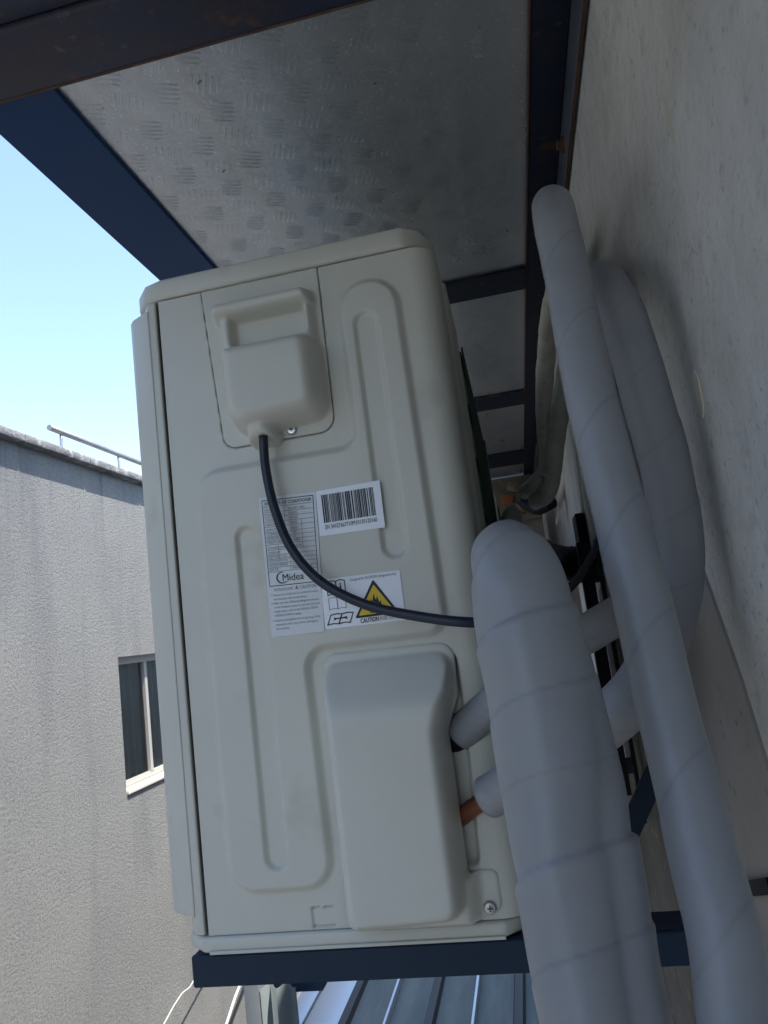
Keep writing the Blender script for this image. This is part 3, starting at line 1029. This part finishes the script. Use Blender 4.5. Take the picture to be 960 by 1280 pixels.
# condenser coil on the wall side behind its guard
box('coil', (-0.0385, D + 0.248, -0.255), (-0.0305, D + LEN - 0.025, 0.366), M['fins'], ac)
bm = bmesh.new()
for k in range(9):
    zz = -0.24 + k * 0.0735
    add_box(bm, (-0.0302, D + 0.248, zz), (-0.0272, D + LEN - 0.03, zz + 0.003))
for k in range(26):
    yy = D + 0.262 + k * 0.0235
    add_box(bm, (-0.0270, yy, -0.25), (-0.0245, yy + 0.0025, 0.362))
link('coil_guard', bm_mesh(bm, 'coil_guard'), M['guard'], ac)
box('corner_post', (-0.042, D + LEN - 0.028, -0.262), (-0.022, D + LEN, 0.3765), M['guard'], ac, 0.003)

# ---------------------------------------------------------------- labels on the side panel
LY = D - 0.0071                # just proud of the raised pressing
def flat(name, quads, mat, parent, y):
    V, F = [], []
    for q in quads:
        n0 = len(V)
        V += [(a, y, b) for a, b in q]
        F.append(tuple(range(n0, n0 + len(q))))
    return link(name, mesh(name, V, F), mat, parent)

def rectq(x0, z0, x1, z1):
    return [(x0, z0), (x1, z0), (x1, z1), (x0, z1)]

def text_quads(txt, x, z, size, width=None, align='LEFT', bold=False):
    cu = bpy.data.curves.new('lettering', 'FONT')
    cu.body = txt
    cu.size = size
    cu.align_x = align
    cu.resolution_u = 2
    if bold:
        cu.offset = 0.012 * size * 2
    ob = bpy.data.objects.new('lettering', cu)
    me = bpy.data.meshes.new_from_object(ob)
    v = [tuple(p.co) for p in me.vertices]
    sx = 1.0
    if width and v:
        w = max(p[0] for p in v) - min(p[0] for p in v)
        sx = width / w
    polys = [[(x + v[i][0] * sx, z + v[i][1]) for i in p.vertices] for p in me.polygons]
    bpy.data.objects.remove(ob)
    bpy.data.meshes.remove(me)
    bpy.data.curves.remove(cu)
    return polys

def sticker(name, poly, mat):
    return prism(name, poly, LY - 0.00025, LY + 0.0002, mat, ac, axis='y')

# rating label
rl = sticker('rating_label', fillet([(-0.2388, 0.0062), (-0.1862, 0.0052), (-0.1796, 0.1408), (-0.2383, 0.1436)], 0.001, 3), M['sticker_grey'])
PY_ = LY - 0.0006
def rx(u, w):      # label coordinates 0..1 to the sticker's slightly skewed outline
    x0 = -0.2388 + (-0.2383 + 0.2388) * w
    x1 = -0.1862 + (-0.1796 + 0.1862) * w
    z0 = 0.0062 + (0.0052 - 0.0062) * u
    z1 = 0.1436 + (0.1408 - 0.1436) * u
    return (x0 + (x1 - x0) * u, z0 + (z1 - z0) * w)
def lline(u0, w0, u1, w1, t):
    if abs(w1 - w0) < 1e-6:
        return [rx(u0, w0 - t / 2), rx(u1, w0 - t / 2), rx(u1, w0 + t / 2), rx(u0, w0 + t / 2)]
    return [rx(u0 - t, w0), rx(u0 + t, w0), rx(u0 + t, w1), rx(u0 - t, w1)]
Q = []
for a in ((0.05, 0.355, 0.95, 0.355), (0.05, 0.975, 0.95, 0.975)):
    Q.append(lline(*a, 0.005))
for a in ((0.05, 0.355, 0.05, 0.975), (0.95, 0.355, 0.95, 0.975)):
    Q.append(lline(*a, 0.005))
flat('label_border', Q, M['print'], rl, PY_)
Q = []
rows = [0.925, 0.885, 0.85, 0.815, 0.78, 0.74, 0.71, 0.68, 0.65, 0.61, 0.575, 0.545, 0.515, 0.485, 0.455]
for w in rows:
    Q.append(lline(0.06, w, 0.94, w, 0.003))
Q.append(lline(0.43, 0.61, 0.43, 0.925, 0.003))
Q.append(lline(0.27, 0.545, 0.27, 0.65, 0.003))
Q.append(lline(0.47, 0.455, 0.47, 0.61, 0.003))
Q.append(lline(0.72, 0.61, 0.72, 0.815, 0.003))
flat('table_line', Q, M['print_grey'], rl, PY_ - 0.0001)
def ltext(s, u, w, size, du, align='LEFT', bold=False):
    polys = text_quads(s, 0, 0, 1.0)
    mxv = max(p[0] for q in polys for p in q)
    out = []
    for q in polys:
        out.append([rx(u + a / mxv * du, w + b * size) for a, b in q])
    return out
def at_unit(s, u, w, size, du):
    return ltext(s, u, w, size, du)
Q = at_unit('SPLIT TYPE AIR CONDITIONER', 0.09, 0.937, 0.036, 0.83)
flat('heading', Q, M['print'], rl, PY_ - 0.0002)
Q = []
names = ['MODEL', 'POWER SUPPLY', 'COOLING', 'HEATING', 'INPUT', 'CURRENT', 'REFRIGERANT', 'PRESSURE', 'SOUND LEVEL', 'WEIGHT', 'RESISTANCE CLASS', 'MOISTURE PROTECTION', 'EXCESSIVE PRESSURE', 'DATE']
for w, s in zip(rows[1:], names):
    Q += at_unit(s, 0.08, w + 0.008, 0.024, min(0.34, 0.028 * len(s) + 0.05))
for w, s, du in zip(rows[1:], ['220-240V~ 50Hz', '3.52kW', '3.81kW', '1085W', '1060W', '7.0A', 'R32', '4.3MPa', '56dB(A)', '27kg', 'I', 'IPX4', '4.3/1.7MPa', 'MADE IN CHINA'], [0.3, 0.16, 0.16, 0.15, 0.15, 0.12, 0.1, 0.18, 0.2, 0.12, 0.03, 0.12, 0.26, 0.36]):
    Q += at_unit(s, 0.50, w + 0.008, 0.024, du)
flat('small_print', Q, M['print_grey'], rl, PY_ - 0.0002)
Q = at_unit('Midea', 0.29, 0.382, 0.072, 0.40)
# ring swept round the first letter
n = 20
for i in range(n):
    a0, a1 = [math.radians(80 + 240 * k / n) for k in (i, i + 1)]
    t0, t1 = [0.4 + 0.6 * math.sin(math.pi * k / n) for k in (i, i + 1)]
    P = []
    for a, t, r in ((a0, t0, 1.0), (a1, t1, 1.0), (a1, t1, 0.0), (a0, t0, 0.0)):
        rr = 1 - (0.22 * t) * (1 - r)
        P.append(rx(0.30 + 0.115 * rr * math.cos(a), 0.408 + 0.042 * rr * math.sin(a)))
    Q.append(P)
flat('logo', Q, M['print'], rl, PY_ - 0.0002)
Q = at_unit('OUTDOOR UNIT', 0.12, 0.317, 0.026, 0.36) + at_unit('CAUTION', 0.60, 0.317, 0.032, 0.30)
Q.append([rx(0.515, 0.317), rx(0.575, 0.317), rx(0.545, 0.345)])
for w, s, u, du in ((0.283, '1. Ensure to evacuate the air inside the indoor', 0.05, 0.89), (0.254, 'unit and pipes with vacuum pump.', 0.10, 0.62),
                    (0.225, '2. Make sure the additional refrigerant amount', 0.05, 0.89), (0.196, 'to be charged is based on the pipe size and', 0.10, 0.84),
                    (0.167, 'length, please refer to the INSTALLATION', 0.10, 0.80), (0.138, 'INSTRUCTIONS for details.', 0.10, 0.50),
                    (0.104, '3. Incorrect installation due to ignoring of this', 0.05, 0.89), (0.075, 'instruction will cause serious damage to', 0.10, 0.80),
                    (0.046, 'the warranty.', 0.10, 0.26)):
    Q += at_unit(s, u, w, 0.022, du)
flat('caution_text', Q, M['print_grey'], rl, PY_ - 0.0002)

# bar code label
bl = sticker('barcode_label', fillet([(-0.1804, 0.0962), (-0.1154, 0.0956), (-0.1152, 0.1418), (-0.1794, 0.1410)], 0.001, 3), M['sticker'])
Q = []
x = -0.1745
rb = random.Random(34)
while x < -0.1225:
    w = rb.choice([0.0005, 0.0005, 0.0008, 0.0010, 0.0014])
    Q.append(rectq(x, 0.1085, min(x + w, -0.1222), 0.1362))
    x += w + rb.choice([0.0004, 0.0004, 0.0006, 0.0011])
flat('barcode', Q, M['print'], bl, PY_)
flat('serial_number', text_quads('SN 341E7667710M10130120160', -0.1742, 0.1022, 0.0062, 0.052), M['print'], bl, PY_ - 0.0001)

# flammability caution label
cl = sticker('caution_label', fillet([(-0.1850, 0.0070), (-0.1072, 0.0061), (-0.1069, 0.0532), (-0.1846, 0.0546)], 0.001, 3), M['sticker'])
tx, tz, tw, th = -0.1335, 0.0135, 0.0215, 0.0345
tri = fillet([(tx - tw, tz), (tx + tw, tz), (tx, tz + th)], 0.0012, 4)
tri2 = fillet([(tx - tw + 0.0038, tz + 0.0022), (tx + tw - 0.0038, tz + 0.0022), (tx, tz + th - 0.0048)], 0.0006, 4)
wt_ = flat('warning_triangle', [[tuple(p) for p in tri]], M['print'], cl, PY_)
flat('triangle_field', [[tuple(p) for p in tri2]], M['print_yellow'], cl, PY_ - 0.0001)
fx, fz = tx, tz + 0.0058
fl_p = [(-0.0042, 0), (0.0042, 0), (0.0058, 0.004), (0.0048, 0.0085), (0.0036, 0.0062), (0.0022, 0.0130), (0.0006, 0.0088), (-0.0010, 0.0155), (-0.0026, 0.0085),
        (-0.0042, 0.0105), (-0.0058, 0.0045)]
flat('flame', [[(fx + a, fz + b) for a, b in fl_p], rectq(fx - 0.006, fz - 0.0024, fx + 0.006, fz - 0.0008)], M['print'], cl, PY_ - 0.0002)
flat('flame_core', [[(fx - 0.0018, fz + 0.0006), (fx + 0.0018, fz + 0.0006), (fx + 0.0014, fz + 0.004), (fx, fz + 0.0065), (fx - 0.0015, fz + 0.0035)]], M['print_yellow'], cl, PY_ - 0.0003)
Q = text_quads('CAUTION', -0.1502, 0.0086, 0.0060, 0.0178, bold=True)
flat('caution_word', Q, M['print'], cl, PY_)
flat('risk_text', text_quads('RISK OF FIRE', -0.1312, 0.0088, 0.0052, 0.0215), M['print_grey'], cl, PY_)
flat('refrigerant_text', text_quads('Designed for R32/R290 refrigerant only', -0.1560, 0.0492, 0.0040, 0.045), M['print_grey'], cl, PY_)
def outline(poly, t):
    Q = []
    n = len(poly)
    for i in range(n):
        a, b = np.array(poly[i], float), np.array(poly[(i + 1) % n], float)
        e = (b - a) / max(1e-9, np.linalg.norm(b - a))
        nn = np.array((-e[1], e[0])) * t / 2
        a2, b2 = a - e * t / 2, b + e * t / 2
        Q.append([tuple(a2 - nn), tuple(b2 - nn), tuple(b2 + nn), tuple(a2 + nn)])
    return Q
def book(cx, cz, w, hh, t, lean=0.0):
    L_ = [(-w, -hh), (-w * 0.5, -hh * 0.85), (0, -hh), (0, hh * 0.85), (-w * 0.5, hh), (-w, hh * 0.85)]
    R_ = [(0, -hh), (w * 0.5, -hh * 0.85), (w, -hh), (w, hh * 0.85), (w * 0.5, hh), (0, hh * 0.85)]
    Q = []
    for P in (L_, R_):
        Q += outline([(cx + a + lean * b, cz + b) for a, b in P], t)
    return Q
Q = book(-0.1700, 0.0452, 0.0088, 0.0068, 0.0009)
Q += text_quads('i', -0.1668, 0.0415, 0.0110, bold=True)
flat('manual_symbol', Q, M['print'], cl, PY_ - 0.0001)
Q = book(-0.1705, 0.0305, 0.0082, 0.0058, 0.0005)
flat('page_symbol', Q, M['print_grey'], cl, PY_ - 0.0001)
Q = book(-0.1690, 0.0155, 0.0110, 0.0048, 0.0010, 0.45)
Q += [rectq(-0.1745, 0.0152, -0.1635, 0.0164), [(-0.1765, 0.0140), (-0.1735, 0.0148), (-0.1735, 0.0166), (-0.1762, 0.0172), (-0.1750, 0.0158)],
      [(-0.1617, 0.0140), (-0.1645, 0.0148), (-0.1645, 0.0166), (-0.1620, 0.0172), (-0.1632, 0.0158)]]
flat('repair_symbol', Q, M['print'], cl, PY_ - 0.0001)

# ---------------------------------------------------------------- the second unit farther along the shelf
ac2 = thing('air_conditioner', 'second outdoor unit farther along the shelf, mostly hidden behind the first', 'air conditioner', (-0.19, 2.15 + LEN / 2, -0.2745))
ac['group'] = ac2['group'] = 'outdoor units on the wall brackets'
for ch in list(ac.children):
    if ch.name.split('.')[0] in ('side_panel', 'top_cover', 'base_pan', 'front_panel', 'front_bezel', 'coil', 'coil_guard', 'corner_post', 'inner_shell', 'service_cover', 'valve_cover'):
        c = ch.copy()
        C.objects.link(c)
        c.parent = ac2
        c.location = ch.location

# ================================================================ CABLE AND PIPES
cb = tube('power_cable', [(-0.2214, 0.6560, 0.2007), (-0.2226, 0.6570, 0.1687), (-0.2169, 0.6540, 0.1275), (-0.2032, 0.6500, 0.0862), (-0.1775, 0.6450, 0.0514), (-0.1374, 0.6380, 0.0247), (-0.0912, 0.6320, 0.0081), (-0.0433, 0.6280, -0.0035),
                          (-0.0028, 0.6500, -0.0061), (0.0389, 0.7400, 0.0107), (0.0759, 0.8500, 0.0383), (0.1122, 0.9500, 0.0874), (0.1319, 1.0000, 0.1616)], 0.0046, M['cable'], n=160, seg=14)
tag(cb, 'black power cable looping from the handle box across the labels to behind the pipe bundle', 'cable')

# lower insulated pipe: copper stub at the valve, sleeve passing behind the bundle and looping up along the wall
lp = thing('insulated_pipe', 'grey insulated pipe with bare copper stub from the lower valve, looping up against the wall', 'pipe', (-0.0685, 0.6600, -0.1618), 'insulated refrigerant pipes')
tube('copper_end', [(-0.1002, 0.7000, -0.1871), (-0.0829, 0.6900, -0.1766), (-0.0685, 0.6750, -0.1649), (-0.0458, 0.6600, -0.1503)], 0.0078, M['copper'], lp, n=14, seg=18)
tube('foam_sleeve', [(-0.0526, 0.6600, -0.1537), (-0.0379, 0.6500, -0.1453), (-0.0079, 0.6100, -0.1222), (0.0242, 0.5700, -0.0998), (0.0537, 0.5450, -0.0786), (0.0770, 0.5450, -0.0579), (0.0985, 0.5550, -0.0271), (0.1152, 0.5620, 0.0115), (0.1206, 0.5600, 0.0524), (0.1204, 0.5580, 0.1010),
                     (0.1167, 0.5580, 0.1487), (0.1138, 0.5650, 0.1972), (0.1110, 0.5800, 0.2381), (0.1119, 0.6400, 0.2827), (0.1133, 0.7500, 0.3234), (0.1086, 0.8800, 0.3263)], 0.0178, M['foam'], lp, n=500, seg=40, tape=0.055, lift=0.045, wob=0.016)
# upper insulated pipe
up = thing('insulated_pipe', 'grey insulated pipe from the upper valve passing behind the bundle to the long riser', 'pipe', (-0.0760, 0.6800, -0.1034), 'insulated refrigerant pipes')
tube('foam_sleeve', [(-0.0732, 0.6900, -0.1038), (-0.0518, 0.6800, -0.0880), (-0.0191, 0.6600, -0.0659), (0.0197, 0.6550, -0.0395), (0.0606, 0.6600, -0.0218), (0.0910, 0.6700, -0.0069), (0.1089, 0.6700, 0.0212), (0.1109, 0.6700, 0.0641), (0.1054, 0.6700, 0.1167), (0.1011, 0.6700, 0.1705), (0.1001, 0.6800, 0.2328), (0.1043, 0.7200, 0.3027), (0.1137, 0.8000, 0.3660)],
     0.0165, M['foam'], up, n=200, seg=28, tape=0.05, lift=0.02)
tube('sleeve_mouth', [(-0.0864, 0.7000, -0.1107), (-0.0759, 0.6920, -0.1053), (-0.0689, 0.6880, -0.1003)], 0.0135, M['black'], up, n=8, seg=20)

# the long riser in front
lr = thing('insulated_pipe', 'long grey taped pipe riser in front of the wall, rising from the bottom right corner', 'pipe', (0.0651, 0.3700, -0.1894), 'insulated refrigerant pipes')
tube('tape_wrap', [(0.0623, 0.3550, -0.2072), (0.0651, 0.3700, -0.1894), (0.0690, 0.3850, -0.1594), (0.0696, 0.4050, -0.1228), (0.0701, 0.4250, -0.0802), (0.0699, 0.4350, -0.0568), (0.0706, 0.4500, -0.0157), (0.0703, 0.4650, 0.0279), (0.0686, 0.4850, 0.0994), (0.0686, 0.5050, 0.1681), (0.0713, 0.5300, 0.2434),
                   (0.0732, 0.5550, 0.3035), (0.0778, 0.6000, 0.3413), (0.0853, 0.6800, 0.3643), (0.0964, 0.7800, 0.3649)], 0.0165, M['tape'], lr, n=700, seg=48, tape=0.075, lift=0.045, wob=0.016)

# fat bundle of both pipes wrapped together
fb = thing('pipe_bundle', 'thick pipe bundle in pale grey tape, rising to a rounded bend', 'pipe', (0.0044, 0.3700, -0.1885))
tube('tape_wrap', [(*(0.0002, 0.3650, -0.2248), 0.0200), (*(0.0012, 0.3750, -0.1910), 0.0210), (*(0.0007, 0.3850, -0.1606), 0.0222), (*(0.0006, 0.3950, -0.1195), 0.0238), (*(0.0018, 0.4050, -0.0866), 0.0260), (*(0.0025, 0.4120, -0.0547), 0.0268),
                   (*(0.0017, 0.4200, -0.0160), 0.0280), (*(0.0004, 0.4280, 0.0138), 0.0258), (*(-0.0027, 0.4450, 0.0319), 0.0226), (*(-0.0039, 0.4900, 0.0395), 0.0207), (*(-0.0046, 0.6000, 0.0497), 0.0190), (*(-0.0027, 0.8500, 0.0831), 0.018), (*(0.0056, 1.2000, 0.1441), 0.018), (*(0.0132, 1.6000, 0.2182), 0.018)],
     0.03, M['tape'], fb, n=800, seg=64, tape=0.040, lift=0.115, wob=0.024, seed=5, dual=(0.0200, 0.0172, 0.13, 0.29))
# weathered wrapped pipes far along the wall, tied together
o1 = thing('insulated_pipe', 'left of two weathered off-white wrapped pipes tied together far along the wall', 'pipe', (0.0622, 1.4500, 0.2455), 'weathered pipe pair')
tube('tape_wrap', [(0.1172, 0.8000, 0.4097), (0.1156, 0.9500, 0.4331), (0.1058, 1.1200, 0.4220), (0.0944, 1.3000, 0.3568), (0.0938, 1.3800, 0.3002), (0.0830, 1.4200, 0.2625), (0.0622, 1.4500, 0.2455), (0.0412, 1.5000, 0.2424)], 0.0150, M['old_tape'], o1, n=90, seg=22, tape=0.03, lift=0.06, wob=0.05, seed=3)
o2 = thing('insulated_pipe', 'right of two weathered off-white wrapped pipes, with a white cable tie', 'pipe', (0.0755, 1.4200, 0.2156), 'weathered pipe pair')
tube('tape_wrap', [(0.1436, 0.9000, 0.3919), (0.1321, 1.0500, 0.3764), (0.1199, 1.2000, 0.3443), (0.1101, 1.3200, 0.3063), (0.0954, 1.4000, 0.2487), (0.0826, 1.4300, 0.2193), (0.0575, 1.4700, 0.2133)], 0.0160, M['old_tape'], o2, n=90, seg=22, tape=0.035, lift=0.06, wob=0.05, seed=8)
ct = tube('cable_tie', [(0.0730, 1.3300, 0.2437), (0.0834, 1.3500, 0.2412), (0.0982, 1.3700, 0.2364), (0.1089, 1.4000, 0.2386)], 0.0018, M['white'], None, n=14, seg=8)
tag(ct, 'thin white cable tie round the pair of weathered pipes', 'cable tie')

# split off-white wrapping hanging down the wall, far back
hw = thing('torn_wrap', 'torn off-white pipe wrap hanging on the wall between weathered pipes and riser', 'pipe wrap', (0.1728, 1.7500, 0.2922))
tube('wrap_end', [(0.1523, 1.3500, 0.3763), (0.1574, 1.4200, 0.3227), (0.1588, 1.4700, 0.2515), (0.1576, 1.5000, 0.1821)], 0.021, M['old_tape'], hw, n=40, seg=18, wob=0.05, squash=0.5, seed=11)
tube('wrap_strip', [(*(0.1765, 1.8000, 0.4234), 0.020), (*(0.1589, 1.8500, 0.3336), 0.020), (*(0.1399, 1.8800, 0.2686), 0.014), (*(0.1192, 1.9000, 0.2094), 0.003)], 0.02, M['old_tape'], hw, n=40, seg=16, wob=0.06, squash=0.5, seed=12)

# ================================================================ SUPPORT BRACKETS AND DARK PIECES BY THE WALL
br = thing('support_bracket', 'black steel bracket under the front unit, its bar running to the wall', 'bracket', (-0.1, D + 0.04, -0.30))
box('bracket_arm', (-0.3495, D - 0.004, -0.3035), (WX - 0.002, D + 0.002, -0.2762), M['black_steel'], br, 0.0012, 1)
box('bracket_flange', (-0.3495, D + 0.0025, -0.2815), (WX - 0.002, D + 0.040, -0.2768), M['navy_rusty'], br, 0.001, 1)
box('bracket_arm', (-0.3495, D + 0.70, -0.3035), (WX - 0.002, D + 0.706, -0.2762), M['black_steel'], br, 0.0012, 1)
def bar_between(name, a, b, w, t, mat, parent, nrm):
    a, b = Vector(a), Vector(b)
    e = (b - a).normalized()
    n = Vector(nrm)
    n = (n - e * n.dot(e)).normalized()
    s = e.cross(n)
    bm = bmesh.new()
    vs = []
    for p in (a, b):
        for i, j in ((-1, -1), (1, -1), (1, 1), (-1, 1)):
            vs.append(bm.verts.new(p + s * (w / 2 * i) + n * (t / 2 * j)))
    for q in ((0, 1, 2, 3), (7, 6, 5, 4), (0, 4, 5, 1), (1, 5, 6, 2), (2, 6, 7, 3), (3, 7, 4, 0)):
        bm.faces.new([vs[i] for i in q])
    return link(name, bm_mesh(bm, name), mat, parent)
bar_between('brace', (0.0694, 1.0200, -0.3281), (0.1623, 1.0200, -0.1869), 0.026, 0.006, M['black_steel'], br, (0, -1, 0))

cp = bar_between('pipe_clamp', (WX - 0.005, 0.76, -0.278), (WX - 0.005, 0.60, -0.218), 0.0115, 0.006, M['black'], None, (-1, 0, 0))
tag(cp, 'short black bar fixed on the wall right of the long riser', 'clamp')

# concrete pilaster on the wall beyond the first bracket
pl = box('concrete_pilaster', (0.112, 1.46, -6), (WX - 0.001, 1.66, -0.32), M['concrete'], None, 0.006)
tag(pl, 'rough concrete pilaster on the wall below the bracket bar', 'pilaster')
# black brackets and covers crowding the gap along the wall
bk = thing('wall_bracket', 'black steel bracket uprights on the wall behind the pipes', 'bracket', (0.13, 1.7, -0.2))
bx0, bx1 = (0.1039, 1.2200, -0.0586), (0.1350, 1.2200, -0.2240)
box('upright', (bx0[0], 1.22, -0.30), (bx1[0] - 0.012, 1.24, 0.10), M['black'], bk)
box('upright', (bx1[0] - 0.004, 1.21, -0.34), (bx1[0] + 0.002, 1.225, 0.10), M['black'], bk)
box('backing_strip', (bx0[0] - 0.020, 1.225, -0.12), (bx0[0] - 0.008, 1.235, 0.03), M['old_tape'], bk)
jb = thing('junction_box', 'black box hanging on the wall below the torn wrap', 'box', (0.1804, 1.8500, 0.1758))
V0 = (0.1320, 1.4800, 0.1801)
V1 = (0.1625, 1.4800, 0.0816)
box('box_body', (V0[0], 1.48, V1[2]), (WX - 0.002, 1.56, V0[2]), M['black'], jb, 0.003)
bag = tube('black_hose', [(0.0595, 2.2000, 0.1957), (0.0854, 1.7000, 0.1118), (0.1088, 1.4500, 0.0793), (0.1408, 1.4000, 0.0700), (0.1989, 1.4500, 0.0744)], 0.034, M['black'], None, n=50, seg=20, wob=0.05)
tag(bag, 'thick black hose crossing the gap behind the bundle and the long riser', 'hose')
hs = tube('black_pipe', [(0.0492, 1.9500, 0.2872), (0.0797, 1.9000, 0.2577), (0.1154, 1.8500, 0.2616), (0.0109, 2.0000, 0.2511)][:3], 0.016, M['black'], None, n=20, seg=14)
tag(hs, 'short black pipe at the ends of the two weathered pipes', 'pipe')

# broken brickwork and end wall closing the gap
ew = thing('end_wall', 'bare concrete end wall with broken brick at the far end of the shelf', 'wall', (-0.1, 3.4, -0.62))
box('wall_body', (-0.42, 3.30, -0.62), (WX - 0.001, 3.6, 0.62), M['concrete'], ew)
box('mortar_bed', (-0.42, 3.23, 0.40), (WX - 0.001, 3.299, 0.60), M['mortar'], ew, 0.01)
for i in range(7):
    x = -0.05 + i * 0.032 + rnd.uniform(-0.008, 0.008)
    z = 0.43 + (i % 3) * 0.05 + rnd.uniform(-0.008, 0.008)
    box('brick', (x, 3.19 + rnd.uniform(-0.01, 0.015), z), (x + rnd.uniform(0.035, 0.06), 3.25, z + rnd.uniform(0.025, 0.045)), M['brick'] if i % 2 else M['mortar'], ew, 0.006, 2,
        rot=Matrix.Rotation(rnd.uniform(-0.3, 0.3), 3, 'Y'))
